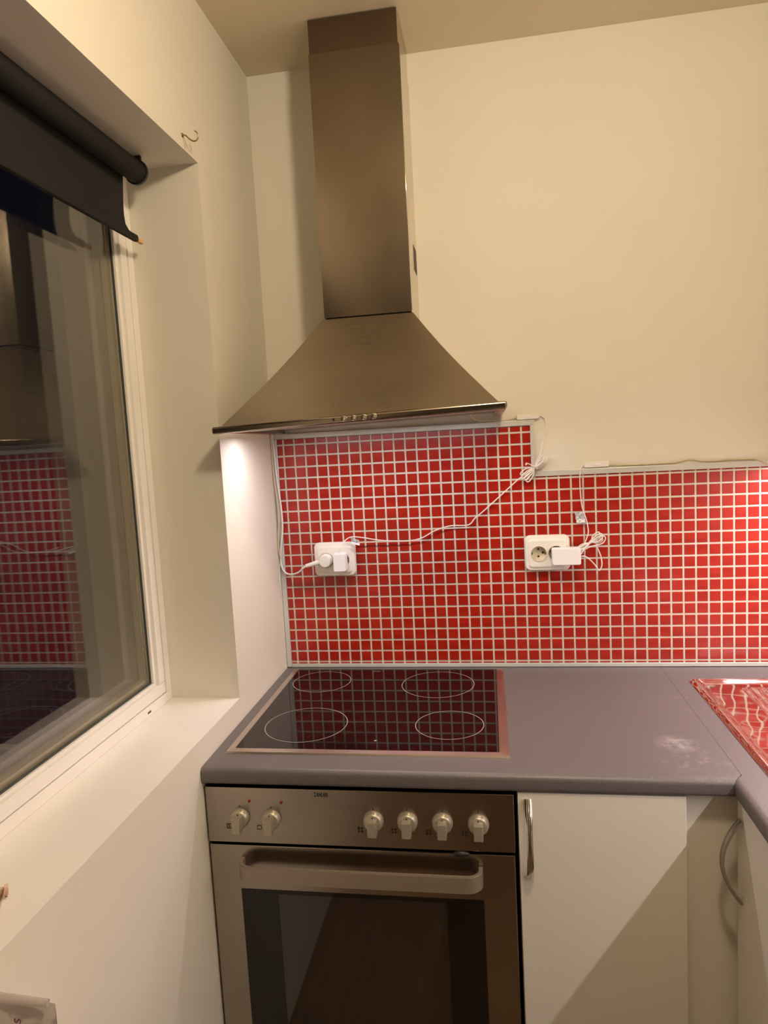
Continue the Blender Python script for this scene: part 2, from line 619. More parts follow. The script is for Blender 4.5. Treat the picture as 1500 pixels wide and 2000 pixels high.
part(strip((0.001, 0.902), (0.0145, 1.533)), 'edge_trim', M['trim'], sp)
part(strip((0.001, 1.5335), (0.695, 1.547)), 'edge_trim', M['trim'], sp)
part(strip((0.6835, 1.4175), (0.6950, 1.533)), 'edge_trim', M['trim'], sp)
part(strip((0.6835, 1.4025), (XE, 1.417)), 'edge_trim', M['trim'], sp)
part(strip((0.015, 0.9012), (XE, 0.9112)), 'edge_trim', M['trim'], sp)

# ------------------------------------------------------------------ worktops
WT, WB, YF, XFR = 0.900, 0.8675, -0.596, 0.974


def nose(front, back, sgn):
    """profile of a slab with a rounded front edge, points (u, z); u runs from back to front"""
    r1, r2 = 0.011, 0.008
    pts = []
    for k in range(7):
        a = pi / 2 * k / 6
        pts.append((front - sgn * (r1 - r1 * math.sin(a)), WT - r1 + r1 * math.cos(a)))
    for k in range(6):
        a = pi / 2 * k / 5
        pts.append((front - sgn * (r2 - r2 * math.cos(a)), WB + r2 - r2 * math.sin(a)))
    return pts


pf = [(-0.0005, WT), (-0.575, WT)] + nose(YF, 0, -1) + [(-0.575, WB), (-0.0005, WB)]
w1 = MB().prism(pf, 0, 0.0012, lambda p: 0.9915 if p[0] > -0.576 else 0.9915 - (-0.576 - p[0]) / 0.020 * (0.9915 - XFR + 0.0003), smooth=True)
o1 = w1.build('worktop', M['worktop'])
tag(o1, 'grey laminate worktop with rounded front edge that holds the hob', 'worktop')
pf2 = [(RX - 0.001, WT - 0.0003), (0.9922, WT - 0.0003)] + [(u, z - 0.0003) for u, z in nose(XFR, 0, -1)] + [(0.9922, WB), (RX - 0.001, WB)]
hx0, hx1, hy0, hy1 = 1.10, 1.46, -0.92, -0.60
w2 = MB()
pfn = [(hx0, WT - 0.0003), (0.9922, WT - 0.0003)] + [(u, z - 0.0003) for u, z in nose(XFR, 0, -1)] + [(0.9922, WB), (hx0, WB)]
w2.prism(pfn, 1, -2.3, lambda p: -0.5765 if p[0] >= 0.992 else -0.5765 - (0.992 - p[0]) / 0.018 * 0.0195, smooth=True)
w2.box((0.9922, -0.5765, WB), (hx0, -0.0005, WT - 0.0003))
w2.box((hx0, hy1, WB), (RX - 0.001, -0.0005, WT - 0.0003))
w2.box((hx1, hy0, WB), (RX - 0.001, hy1, WT - 0.0003))
w2.box((hx0, -2.3, WB), (RX - 0.001, hy0, WT - 0.0003))
o2 = w2.build('worktop', M['worktop'])
tag(o2, 'grey laminate worktop of the right-hand run with the sink set in it', 'worktop')

# ------------------------------------------------------------------ sink
sk = thing('kitchen_sink', 'polished stainless inset sink with ribbed drainer reflecting the red tiles', 'sink', (1.28, -0.5, 0.9))
sx0, sx1, sy0, sy1 = 1.033, 1.525, -1.0, -0.111
xs = [sx0 + (sx1 - sx0) * i / 200 for i in range(201)]
ysn = [sy1 + (sy0 - sy1) * i / 180 for i in range(181)]


def sstep(a, b, x):
    t = max(0, min(1, (x - a) / (b - a)))
    return t * t * (3 - 2 * t)


def sink_h(x, y):
    d = min(x - sx0, sx1 - x, sy1 - y, y - sy0)
    h = 0.9006 + 0.0085 * sstep(0, 0.008, d) - 0.0070 * sstep(0.011, 0.027, d)
    if -0.55 < y < -0.155 and 1.135 < x < 1.49:
        k = sstep(-0.155, -0.175, y) * sstep(-0.55, -0.53, y)
        h += 0.0022 * k * (0.5 + 0.5 * math.sin((x - 1.135) / 0.019 * 2 * pi - pi / 2)) - 0.0010 * k
    bx, by = min(x - 1.115, 1.445 - x), min(y + 0.905, -0.615 - y)
    b = min(bx, by)
    if b > 0:
        h -= 0.15 * sstep(0, 0.03, b)
    return h


sb = MB()
rows = [[sb.bm.verts.new((x, y, sink_h(x, y))) for x in xs] for y in ysn]
for a in range(len(ysn) - 1):
    for b in range(len(xs) - 1):
        f = sb.bm.faces.new((rows[a][b], rows[a + 1][b], rows[a + 1][b + 1], rows[a][b + 1]))
        f.smooth = True
sbo = part(sb, 'drainer_and_bowl', M['sink'], sk)
part(MB().lathe([(0, 0.004), (0.032, 0.004), (0.038, 0.001), (0.040, 0)], 32, Matrix.Translation((1.28, -0.76, 0.754))), 'sink_strainer', M['chrome'], sk)

# ------------------------------------------------------------------ hob
hb = thing('hob', 'black ceramic hob with thin steel frame set in the worktop', 'hob', (0.31, -0.28, 0.9))
HX0, HX1, HY0, HY1 = 0.0255, 0.5960, -0.530, -0.033
fr = MB()
ft = 0.9045


def bar(p, q, wd):
    pass


fr.hexa([(HX0, HY0, 0.9003), (HX1, HY0, 0.9003), (HX1 - .020, HY0 + .016, 0.9003), (HX0 + .016, HY0 + .016, 0.9003), (HX0 + .002, HY0 + .002, ft - .001), (HX1 - .002, HY0 + .002, ft - .001), (HX1 - .020, HY0 + .016, ft), (HX0 + .016, HY0 + .016, ft)])
fr.hexa([(HX0, HY0, 0.9003), (HX0 + .016, HY0 + .016, 0.9003), (HX0 + .016, HY1 - .002, 0.9003), (HX0, HY1, 0.9003), (HX0 + .002, HY0 + .002, ft - .001), (HX0 + .016, HY0 + .016, ft), (HX0 + .016, HY1 - .002, ft), (HX0 + .002, HY1 - .001, ft - .001)])
fr.hexa([(HX1 - .020, HY0 + .016, 0.9003), (HX1, HY0, 0.9003), (HX1, HY1, 0.9003), (HX1 - .020, HY1 - .002, 0.9003), (HX1 - .020, HY0 + .016, ft), (HX1 - .002, HY0 + .002, ft - .001), (HX1 - .002, HY1 - .001, ft - .001), (HX1 - .020, HY1 - .002, ft)])
fr.hexa([(HX0, HY1 - .0018, 0.9003), (HX1, HY1 - .0018, 0.9003), (HX1, HY1, 0.9003), (HX0, HY1, 0.9003), (HX0, HY1 - .0018, ft), (HX1, HY1 - .0018, ft), (HX1, HY1, ft - .001), (HX0, HY1, ft - .001)])
part(fr, 'hob_frame', M['hobsteel'], hb)
part(MB().box((HX0 + 0.0165, HY0 + 0.0165, 0.9003), (HX1 - 0.0205, HY1 - 0.0025, 0.9048), 0, 0.0006), 'glass_plate', M['ceramic'], hb)
for (x, y, r) in [(0.160, -0.395, 0.090), (0.473, -0.389, 0.0725), (0.431, -0.148, 0.0895), (0.130, -0.130, 0.0745)]:
    zr = MB()
    n = 96
    t = 0.0009
    zz = 0.90495
    vo = [zr.bm.verts.new((x + (r + t) * math.cos(2 * pi * k / n), y + (r + t) * math.sin(2 * pi * k / n), zz)) for k in range(n)]
    vi = [zr.bm.verts.new((x + (r - t) * math.cos(2 * pi * k / n), y + (r - t) * math.sin(2 * pi * k / n), zz)) for k in range(n)]
    for k in range(n):
        zr.bm.faces.new((vo[k], vo[(k + 1) % n], vi[(k + 1) % n], vi[k]))
    part(zr, 'cooking_zone', M['ring'], hb)
part(MB().box((0.250, -0.0545, 0.9048), (0.272, -0.0528, 0.90495)), 'printed_mark', M['ring'], hb)
part(MB().box((0.3235, -0.474, 0.9048), (0.3285, -0.469, 0.90495)), 'printed_mark', M['ring'], hb)

# ------------------------------------------------------------------ oven
YO = -0.5905
ov = thing('built_in_oven', 'stainless steel built-in oven with six knobs beneath the hob', 'oven', (0.3, -0.3, 0.08))
OX0, OX1 = 0.0045, 0.5985
part(MB().box((OX0 + 0.004, -0.568, 0.10), (OX1 - 0.004, -0.03, 0.862), 0), 'oven_body', M['blackgap'], ov)
cp = part(MB().box((OX0, YO, 0.7478), (OX1, -0.5685, 0.8605), 0, 0.0012), 'control_panel', M['steel_oven'], ov)


def knob(x, z):
    k = MB().lathe([(0, 0.0), (0.0195, 0.0), (0.0195, 0.002), (0.0185, 0.0075), (0.0165, 0.0115), (0.0145, 0.0125), (0, 0.0125)], 40, facing(x, YO - 0.0002, z))
    ko = part(k, 'control_knob', M['knob'], ov)
    gr = MB().box((x - 0.0085, YO - 0.027, z - 0.0195), (x + 0.0085, YO - 0.010, z + 0.0105), 0, 0.0014)
    part(gr, 'knob_grip', M['knob'], ko)
    part(MB().box((x - 0.0009, YO - 0.0136, z + 0.0105), (x + 0.0009, YO - 0.012, z + 0.0135)), 'pointer_mark', M['marking'], ko)
    return ko


kx = [(0.0725, 0.7995), (0.1355, 0.7990), (0.3365, 0.8020), (0.4010, 0.8025), (0.4665, 0.8025), (0.5330, 0.8020)]
for x, z in kx:
    knob(x, z)
    sy_ = MB()
    sy_.box((x - 0.0010, YO - 0.0005, z + 0.0215), (x + 0.0010, YO + 0.0002, z + 0.0245))
    part(sy_, 'dial_mark', M['marking'], ov)
# symbols at the lower left of each knob
s1 = MB()
for (a, b, c_, d) in [(0.0435, 0.0450, 0.776, 0.786), (0.0435, 0.0525, 0.7845, 0.786), (0.0435, 0.0525, 0.776, 0.7775), (0.047, 0.0525, 0.780, 0.7815), (0.047, 0.0485, 0.778, 0.784)]:
    s1.box((a, YO - 0.0005, c_), (b, YO + 0.0002, d))
part(s1, 'dial_symbol', M['marking'], ov)
s2 = MB()
for (a, b, c_, d) in [(0.1055, 0.1065, 0.776, 0.785), (0.1135, 0.1145, 0.776, 0.785), (0.1055, 0.1145, 0.784, 0.785), (0.1055, 0.1145, 0.776, 0.777)]:
    s2.box((a, YO - 0.0005, c_), (b, YO + 0.0002, d))
part(s2, 'dial_symbol', M['marking'], ov)
for n_, (x, z) in enumerate(kx[2:]):
    s = MB()
    for q, (dx, dz) in enumerate([(-0.003, 0.003), (0.003, 0.003), (-0.003, -0.003), (0.003, -0.003)]):
        s.lathe([(0, 0), (0.0022 if q != n_ else 0.0027, 0), (0.0022 if q != n_ else 0.0027, 0.0005), (0, 0.0005)], 14, facing(x - 0.0265 + dx, YO + 0.0001, z - 0.0195 + dz))
    part(s, 'dial_symbol', M['marking'], ov)
for x, z in [(0.0935, 0.8335), (0.1575, 0.8325)]:
    part(MB().lathe([(0, 0), (0.0032, 0), (0.0030, 0.0008), (0.002, 0.0015), (0, 0.0017)], 20, facing(x, YO - 0.0001, z)), 'indicator_light', M['red_led'], ov, 'small red indicator light')


def text_mesh(body, size, mtx, name, m_, parent, ext=0.0002, bold=0.0, sx=1.0):
    cu = bpy.data.curves.new(name, 'FONT')
    cu.body = body
    cu.size = size
    cu.extrude = ext
    cu.offset = bold
    cu.align_x = 'CENTER'
    cu.align_y = 'CENTER'
    to = bpy.data.objects.new(name + '_curve', cu)
    col.objects.link(to)
    bpy.context.view_layer.update()
    me = bpy.data.meshes.new_from_object(to)
    bpy.data.objects.remove(to)
    me.transform(mtx @ Matrix.Diagonal((sx, 1, 1, 1)))
    me.materials.clear()
    me.materials.append(m_)
    o = bpy.data.objects.new(name, me)
    col.objects.link(o)
    o.parent = parent
    off = Vector((0, 0, 0))
    p_ = parent
    while p_ is not None:
        off += p_.location
        p_ = p_.parent
    o.location = -off
    return o


text_mesh('ZANUSSI', 0.0105, facing(0.2370, YO - 0.0003, 0.8500), 'maker_lettering', M['marking'], ov, bold=0.0003, sx=0.66)

# oven door
DZ0, DZ1 = 0.165, 0.7425
dr = part(MB().box((OX0 + 0.001, YO, DZ0), (OX1 - 0.001, -0.5685, DZ1), 0, 0.0015), 'oven_door', M['steel_oven'], ov)
part(MB().box((0.0635, YO - 0.0008, 0.235), (0.5375, YO + 0.0001, 0.6515), 0), 'door_glass', M['ovenglass'], dr)
part(MB().box((0.139, YO - 0.0012, 0.290), (0.468, YO - 0.0007, 0.6440), 0), 'viewing_window', M['ovenwindow'], dr)
hpts = []
xa, xc, yd, yh = 0.0685, 0.5375, YO - 0.0002, YO - 0.036
for k in range(9):
    a = pi / 2 * k / 8
    hpts.append((xa + 0.030 - 0.030 * math.cos(a), yh + 0.026 - 0.026 * math.sin(a)))
inner = [(xa, yd)] + hpts
full = inner + [(xa + xc - x, y) for x, y in inner[::-1]]
th = 0.0075


def off_path(pts, d):
    res = []
    for i, p in enumerate(pts):
        a = Vector(pts[max(i - 1, 0)]); b = Vector(pts[min(i + 1, len(pts) - 1)])
        t = (b - a).normalized()
        nrm = Vector((-t.y, t.x))
        res.append((p[0] + nrm.x * d, p[1] + nrm.y * d))
    return res


ins = off_path(full, th)
hm = MB()
z0, z1 = 0.6865, 0.7190
t = bmesh.new()
A = [t.verts.new((x, y, z1)) for x, y in full]; B = [t.verts.new((x, y, z1)) for x, y in ins]
C = [t.verts.new((x, y, z0)) for x, y in full]; D = [t.verts.new((x, y, z0)) for x, y in ins]
for i in range(len(full) - 1):
    for q in ((A[i], A[i + 1], B[i + 1], B[i]), (C[i + 1], C[i], D[i], D[i + 1]), (A[i + 1], A[i], C[i], C[i + 1]), (B[i], B[i + 1], D[i + 1], D[i])):
        t.faces.new(q).smooth = True
for i in (0, len(full) - 1):
    t.faces.new((A[i], B[i], D[i], C[i]))
bmesh.ops.recalc_face_normals(t, faces=t.faces[:])
bmesh.ops.bevel(t, geom=[e for e in t.edges if abs(e.verts[0].co.z - e.verts[1].co.z) < 1e-6 and len(e.link_faces) == 2 and abs(e.link_faces[0].normal.z - e.link_faces[1].normal.z) > 0.5], offset=0.0012, segments=2, affect='EDGES')
hm._merge(t)
part(hm, 'door_handle', M['handle'], dr, 'curved satin metal bar handle')
part(MB().lathe([(0, -0.008), (0.006, -0.0075), (0.0125, -0.005), (0.0165, -0.001), (0.0165, 0.001), (0.0125, 0.005), (0.006, 0.0075), (0, 0.008)], 24, Matrix.Translation((0.4985, YO + 0.002, 0.7415)) @ Matrix.Diagonal((1.0, 0.42, 0.75, 1))), 'door_latch', M['black'], dr, 'small black latch on the top edge of the door')

# ------------------------------------------------------------------ base cabinets


def bow_handle(x, y, z0, z1, axis, name, m_, parent, proj=0.030):
    """bowed strip handle with a groove along it; axis: outward direction"""
    mb_ = MB()
    n = 24
    ax = Vector(axis)
    side = Vector((0, 0, 1)).cross(ax)
    rings = []
    for k in range(n + 1):
        u = k / n
        zc = z0 + (z1 - z0) * u
        d = proj * (1 - (2 * u - 1) ** 2)
        dd = proj * (1 - (2 * u - 1) ** 2) + 0.0002
        tan = Vector((0, 0, z1 - z0)) + ax * (-proj * 4 * (2 * u - 1))
        tan.normalize()
        nrm = ax - tan * ax.dot(tan)
        nrm.normalize()
        c0_ = Vector((x, y, zc)) + ax * dd
        wd = 0.0055 + 0.0012 * abs(2 * u - 1)
        tk = 0.0055
        sec = [(-wd, 0), (-wd, tk * .7), (-wd * .6, tk), (-wd * .15, tk), (0, tk * .75), (wd * .15, tk), (wd * .6, tk), (wd, tk * .7), (wd, 0)]
        rings.append([mb_.bm.verts.new(c0_ + side * a + nrm * b) for a, b in sec])
    m2 = len(rings[0])
    for a, b in zip(rings, rings[1:]):
        for k in range(m2):
            f = mb_.bm.faces.new((a[k], a[(k + 1) % m2], b[(k + 1) % m2], b[k]))
            f.smooth = True
    mb_.bm.faces.new(rings[0]); mb_.bm.faces.new(rings[-1][::-1])
    bmesh.ops.recalc_face_normals(mb_.bm, faces=mb_.bm.faces[:])
    return part(mb_, name, m_, parent)


cb = thing('base_cabinet', 'cream base cabinet with chrome bow handle right of the oven', 'cabinet', (0.75, -0.3, 0))
part(MB().box((0.6045, -0.5695, 0.10), (0.8955, -0.02, 0.8665)), 'cabinet_body', M['cabside'], cb)
part(MB().box((0.6045, -0.53, 0.0), (0.8955, -0.515, 0.0995)), 'plinth', M['cabside'], cb)
dd = part(MB().box((0.6055, -0.5905, 0.105), (0.8965, -0.5705, 0.8645), 0, 0.0012), 'cabinet_door', M['cab'], cb)
bow_handle(0.6235, -0.5905, 0.704, 0.852, (0, -1, 0), 'door_handle', M['chrome'], dd)

fp = MB()
fp.box((0.8985, -0.5675, 0.0), (1.002, -0.5500, 0.8665), 0, 0.0008)
o = fp.build('corner_filler_panel', M['cab'])
tag(o, 'plain cream filler panel closing the corner between the two cabinet runs', 'panel')

XD = 0.980
cr = thing('base_cabinet', 'cream sink cabinet at the right edge with a dull bow handle', 'cabinet', (1.28, -1.0, 0))
part(MB().box((XD + 0.022, -1.0, 0.10), (XD + 0.04, -0.569, 0.8665)), 'cabinet_body', M['cabside'], cr)
d2 = part(MB().box((XD, -0.992, 0.105), (XD + 0.020, -0.5915, 0.8645), 0, 0.0012), 'cabinet_door', M['cab'], cr)
bow_handle(XD, -0.6135, 0.690, 0.836, (-1, 0, 0), 'door_handle', M['nickel'], d2)
cr3 = thing('base_cabinet', 'cream base cabinet nearest the viewer on the right-hand run', 'cabinet', (1.28, -1.6, 0))
part(MB().box((XD + 0.022, -2.295, 0.0), (RX - 0.002, -1.002, 0.8665)), 'cabinet_body', M['cabside'], cr3)
part(MB().box((XD, -1.60, 0.105), (XD + 0.020, -0.996, 0.8645), 0, 0.0012), 'cabinet_door', M['cab'], cr3)
part(MB().box((XD, -2.29, 0.105), (XD + 0.020, -1.604, 0.8645), 0, 0.0012), 'cabinet_door', M['cab'], cr3)

# wall cabinet over the right-hand run, only just out of frame; carries the light strip
wc = thing('wall_cabinet', 'cream wall cabinet over the sink run with light strip below', 'cabinet', (1.44, -0.9, 1.42))
part(MB().box((1.305, -1.75, 1.4185), (RX - 0.002, -0.0005, 2.12)), 'cabinet_body', M['cab'], wc)
part(MB().box((1.285, -0.875, 1.4185), (1.3045, -0.003, 2.12), 0, 0.001), 'cabinet_door', M['cab'], wc)
part(MB().box((1.285, -1.748, 1.4185), (1.3045, -0.880, 2.12), 0, 0.001), 'cabinet_door', M['cab'], wc)
ls = thing('led_strip_light', 'slim white light strip fixed beneath the wall cabinet on the right', 'light', (1.315, -0.88, 1.41))
part(MB().box((1.308, -1.70, 1.403), (1.322, -0.055, 1.4180), 0, 0.001), 'strip_housing', M['plastic'], ls)
part(MB().box((1.310, -1.70, 1.4022), (1.320, -0.060, 1.4029), 0), 'diffuser', M['glow'], ls)

lk = thing('led_strip_light', 'short white light strip in the corner against the back wall', 'light', (1.42, -0.03, 1.41))
part(MB().box((1.272, -0.037, 1.403), (1.302, -0.023, 1.4185), 0, 0.001), 'strip_end', M['plastic'], lk)
part(MB().box((1.303, -0.037, 1.403), (1.575, -0.023, 1.4180), 0, 0.001), 'strip_housing', M['plastic'], lk)

# ------------------------------------------------------------------ cooker hood
ho = thing('cooker_hood', 'brushed steel chimney cooker hood hung slightly crooked above the hob', 'cooker hood', (0.315, -0.1, 1.56))
TL = math.tan(math.radians(1.6))


def tz(x, z):
    return z + (x - 0.017) * TL


CX0, CX1, CY = 0.2100, 0.4150, -0.195
du = MB()
du.box((CX0, CY, 1.806), (CX1, CY + 0.0015, 2.386), 0)
du.box((CX0, CY + 0.0015, 1.806), (CX0 + 0.0015, -0.0005, 2.386), 0)
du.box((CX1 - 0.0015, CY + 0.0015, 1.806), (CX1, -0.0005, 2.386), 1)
part(du, 'lower_duct', [M['steel_v'], M['steel_lit']], ho)
du = MB()
du.box((CX0 + 0.002, CY + 0.002, 2.34), (CX1 - 0.002, CY + 0.0035, H - 0.003), 0)
du.box((CX0 + 0.002, CY + 0.0035, 2.34), (CX0 + 0.0035, -0.001, H - 0.003), 0)
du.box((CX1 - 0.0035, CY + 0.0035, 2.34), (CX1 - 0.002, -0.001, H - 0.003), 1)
part(du, 'upper_duct', [M['steel_top'], M['steel_lit']], ho)
part(MB().box((CX0 + 0.004, CY + 0.005, 1.8022), (CX1 - 0.004, -0.002, 1.808)), 'duct_collar', M['black'], ho)
part(MB().tube([(CX1 + 0.0006, CY + 0.003, 1.808), (CX1 + 0.0006, CY + 0.003, 2.384)], 0.0012, 8, smooth_path=False), 'corner_bead', M['chrome'], ho)
vt = MB()
for k in range(6):
    vt.box((CX1 - 0.0002, -0.078 + 0.011 * k, 1.925 - 0.010 * k * 0.0), (CX1 + 0.0008, -0.073 + 0.011 * k, 1.985))
part(vt, 'side_vent', M['hole_shade'], ho)
LX0, LX1, LY = 0.0170, 0.6160, -0.450
BZ = 1.5455
cano = MB()
bz = BZ + 0.0150
px0, px1, py = LX0 + 0.016, LX1 - 0.016, LY + 0.014
bl = [(px0, py, tz(px0, bz)), (px1, py, tz(px1, bz)), (px1, -0.0006, tz(px1, bz)), (px0, -0.0006, tz(px0, bz))]
tpz = 1.8020
tp = [(CX0 - 0.004, CY - 0.004, tpz), (CX1 + 0.004, CY - 0.004, tpz), (CX1 + 0.004, -0.0006, tpz), (CX0 - 0.004, -0.0006, tpz)]
# slightly dished faces: interpolate rings
NR = 10
rings = []
for k in range(NR + 1):
    u = k / NR
    s_ = u + 0.035 * math.sin(pi * u)
    rr = []
    for (a, b) in zip(bl, tp):
        rr.append((a[0] + (b[0] - a[0]) * s_, a[1] + (b[1] - a[1]) * s_, a[2] + (b[2] - a[2]) * u))
    rings.append(rr)
vs = [[cano.bm.verts.new(p) for p in r_] for r_ in rings]
for a, b in zip(vs, vs[1:]):
    for k in range(4):
        if k == 2: continue
        f = cano.bm.faces.new((a[k], a[(k + 1) % 4], b[(k + 1) % 4], b[k]))
        f.smooth = True
cano.bm.faces.new(vs[-1])
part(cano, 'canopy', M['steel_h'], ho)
# lip: profile all round, front + two sides
lip = MB()


def lipbar(x0, y0, x1, y1):
    t = MB().box((x0, y0, 0), (x1, y1, 0.0150), 0, 0.0045, 3)
    me = bpy.data.meshes.new('t')
    t.bm.to_mesh(me)
    t.bm.free()
    for v_ in me.vertices:
        v_.co.z = tz(v_.co.x, BZ + v_.co.z)
    lip.bm.from_mesh(me)
    bpy.data.meshes.remove(me)


lipbar(LX0, LY, LX1, LY + 0.022)
lipbar(LX0, LY + 0.014, LX0 + 0.022, -0.0006)
lipbar(LX1 - 0.022, LY + 0.014, LX1, -0.0006)
part(lip, 'canopy_lip', M['steel_lip'], ho)
un = MB()
un.hexa([(LX0 + .020, LY + .020, tz(LX0 + .02, BZ + .0090)), (LX1 - .020, LY + .020, tz(LX1 - .02, BZ + .0090)), (LX1 - .020, -0.0006, tz(LX1 - .02, BZ + .0090)), (LX0 + .020, -0.0006, tz(LX0 + .02, BZ + .0090)),
         (LX0 + .020, LY + .020, tz(LX0 + .02, BZ + .0130)), (LX1 - .020, LY + .020, tz(LX1 - .02, BZ + .0130)), (LX1 - .020, -0.0006, tz(LX1 - .02, BZ + .0130)), (LX0 + .020, -0.0006, tz(LX0 + .02, BZ + .0130))])
part(un, 'underside_plate', M['steel_lip'], ho)
for x in (0.2965, 0.3165, 0.3370, 0.3570):
    z = tz(x, BZ + 0.0080)
    part(MB().lathe([(0, 0), (0.0062, 0), (0.0062, 0.0025), (0.0052, 0.0045), (0.0040, 0.005), (0.0030, 0.0036), (0, 0.0034)], 24, facing(x, LY - 0.0001, z)), 'push_button', M['chrome'], ho)
part(MB().box((0.2725, LY - 0.0005, tz(0.274, BZ + 0.0055)), (0.2765, LY + 0.0005, tz(0.274, BZ + 0.0105))), 'fuse_slot', M['black'], ho)

lh = thing('led_strip_light', 'slim white light strip glued under the cooker hood', 'light', (0.32, -0.285, 1.555))
m_l = MB()
z = 1.5505
m_l.hexa([(0.045, -0.291, tz(0.045, z - 0.0006)), (0.595, -0.291, tz(0.595, z - 0.0006)), (0.595, -0.279, tz(0.595, z - 0.0006)), (0.045, -0.279, tz(0.045, z - 0.0006)),
          (0.045, -0.291, tz(0.045, z + 0.0038)), (0.595, -0.291, tz(0.595, z + 0.0038)), (0.595, -0.279, tz(0.595, z + 0.0038)), (0.045, -0.279, tz(0.045, z + 0.0038))])
part(m_l, 'strip_housing', M['plastic'], lh)

# ------------------------------------------------------------------ sockets


def plate_half(mb_, x0, x1, z0_, z1_, y, cx, cz, r, n=64, mi=0):
    """flat plate at y with a round hole"""
    outer, inn = [], []
    for k in range(n):
        a = 2 * pi * k / n
        c_, s_ = math.cos(a), math.sin(a)
        tt = []
        if c_ > 1e-9: tt.append((x1 - cx) / c_)
        if c_ < -1e-9: tt.append((x0 - cx) / c_)
        if s_ > 1e-9: tt.append((z1_ - cz) / s_)
        if s_ < -1e-9: tt.append((z0_ - cz) / s_)
        t_ = min(tt)
        outer.append(mb_.bm.verts.new((cx + c_ * t_, y, cz + s_ * t_)))
        inn.append(mb_.bm.verts.new((cx + c_ * r, y, cz + s_ * r)))
    for k in range(n):
        f = mb_.bm.faces.new((outer[k], outer[(k + 1) % n], inn[(k + 1) % n], inn[k]))
        f.material_index = mi


def rrect(cx, cz, hw, hh, r, n=8):
    pts = []
    for (sx, sz, a0) in [(1, 1, 0), (-1, 1, pi / 2), (-1, -1, pi), (1, -1, 3 * pi / 2)]:
        for k in range(n + 1):
            a = a0 + pi / 2 * k / n
            pts.append((cx + sx * (hw - r) + r * math.cos(a), cz + sz * (hh - r) + r * math.sin(a)))
    return pts


def loft(mb_, loops, mi=0, cap=True):
    """loops: list of (list of (x,z), y)"""
    R_ = [[mb_.bm.verts.new((p[0], y, p[1])) for p in pts] for pts, y in loops]
    n = len(R_[0])
    for a, b in zip(R_, R_[1:]):
        for k in range(n):
            f = mb_.bm.faces.new((a[k], a[(k + 1) % n], b[(k + 1) % n], b[k]))
            f.smooth = True
            f.material_index = mi
    if cap:
        f = mb_.bm.faces.new(R_[-1]); f.material_index = mi
    return R_


def socket(cx, cz, label, hw=0.0560, hh=0.0455):
    s = thing('double_socket', label, 'power socket', (cx, -0.007, cz - hh), 'double wall sockets on the mosaic')
    bb = MB()
    loft(bb, [(rrect(cx, cz, hw - 0.002, hh - 0.002, 0.014), -0.0068), (rrect(cx, cz, hw - 0.002, hh - 0.002, 0.014), -0.020)], cap=True)
    part(bb, 'back_box', M['plastic'], s)
    fpn = MB()
    R_ = loft(fpn, [(rrect(cx, cz, hw + 0.0005, hh + 0.0005, 0.015), -0.0202), (rrect(cx, cz, hw + 0.0005, hh + 0.0005, 0.015), -0.027), (rrect(cx, cz, hw - 0.003, hh - 0.003, 0.011), -0.0315),
                     (rrect(cx, cz, hw - 0.009, hh - 0.009, 0.009), -0.0325), (rrect(cx, cz, hw - 0.010, hh - 0.010, 0.009), -0.0350), (rrect(cx, cz, hw - 0.0130, hh - 0.0130, 0.004), -0.0360)], cap=False)
    ix0, ix1, iz0, iz1 = cx - hw + 0.013, cx + hw - 0.013, cz - hh + 0.013, cz + hh - 0.013
    plate_half(fpn, ix0, cx, iz0, iz1, -0.0360, cx - 0.0215, cz, 0.0190)
    plate_half(fpn, cx, ix1, iz0, iz1, -0.0360, cx + 0.0215, cz, 0.0190)
    bmesh.ops.recalc_face_normals(fpn.bm, faces=fpn.bm.faces[:])
    part(fpn, 'face_plate', M['plastic'], s)
    for dx in (-0.0215, 0.0215):
        wm = MB().lathe([(0.0208, -0.0002), (0.0208, 0.0012), (0.0190, 0.0014), (0.0184, -0.0005), (0.0180, -0.0150), (0.0174, -0.0155), (0, -0.0155)], 40, facing(cx + dx, -0.0360, cz))
        wo = part(wm, 'socket_well', M['cream'], s)
        for dz in (0.0095, -0.0095):
            part(MB().lathe([(0, 0), (0.0026, 0), (0.0026, 0.0004), (0, 0.0004)], 16, facing(cx + dx, -0.0207, cz + dz)), 'pin_hole', M['black'], wo)
        for sx_ in (-1, 1):
            part(MB().box((cx + dx + sx_ * 0.0165 - 0.0012, -0.0345, cz - 0.0028), (cx + dx + sx_ * 0.0165 + 0.0012, -0.0240, cz + 0.0028), 0, 0.0004), 'earth_clip', M['nickel'], wo)
        part(MB().lathe([(0, 0), (0.0028, 0), (0.0028, 0.0004), (0, 0.0004)], 16, facing(cx + dx + 0.011, -0.0207, cz)), 'pin_hole', M['black'], wo)
    return s


SL = (0.1600, 1.2060)
SR = (0.7155, 1.2075)
socket(*SL, 'white double socket on the red mosaic below the cooker hood, both outlets used')
socket(*SR, 'white double socket on the red mosaic with its left outlet empty')

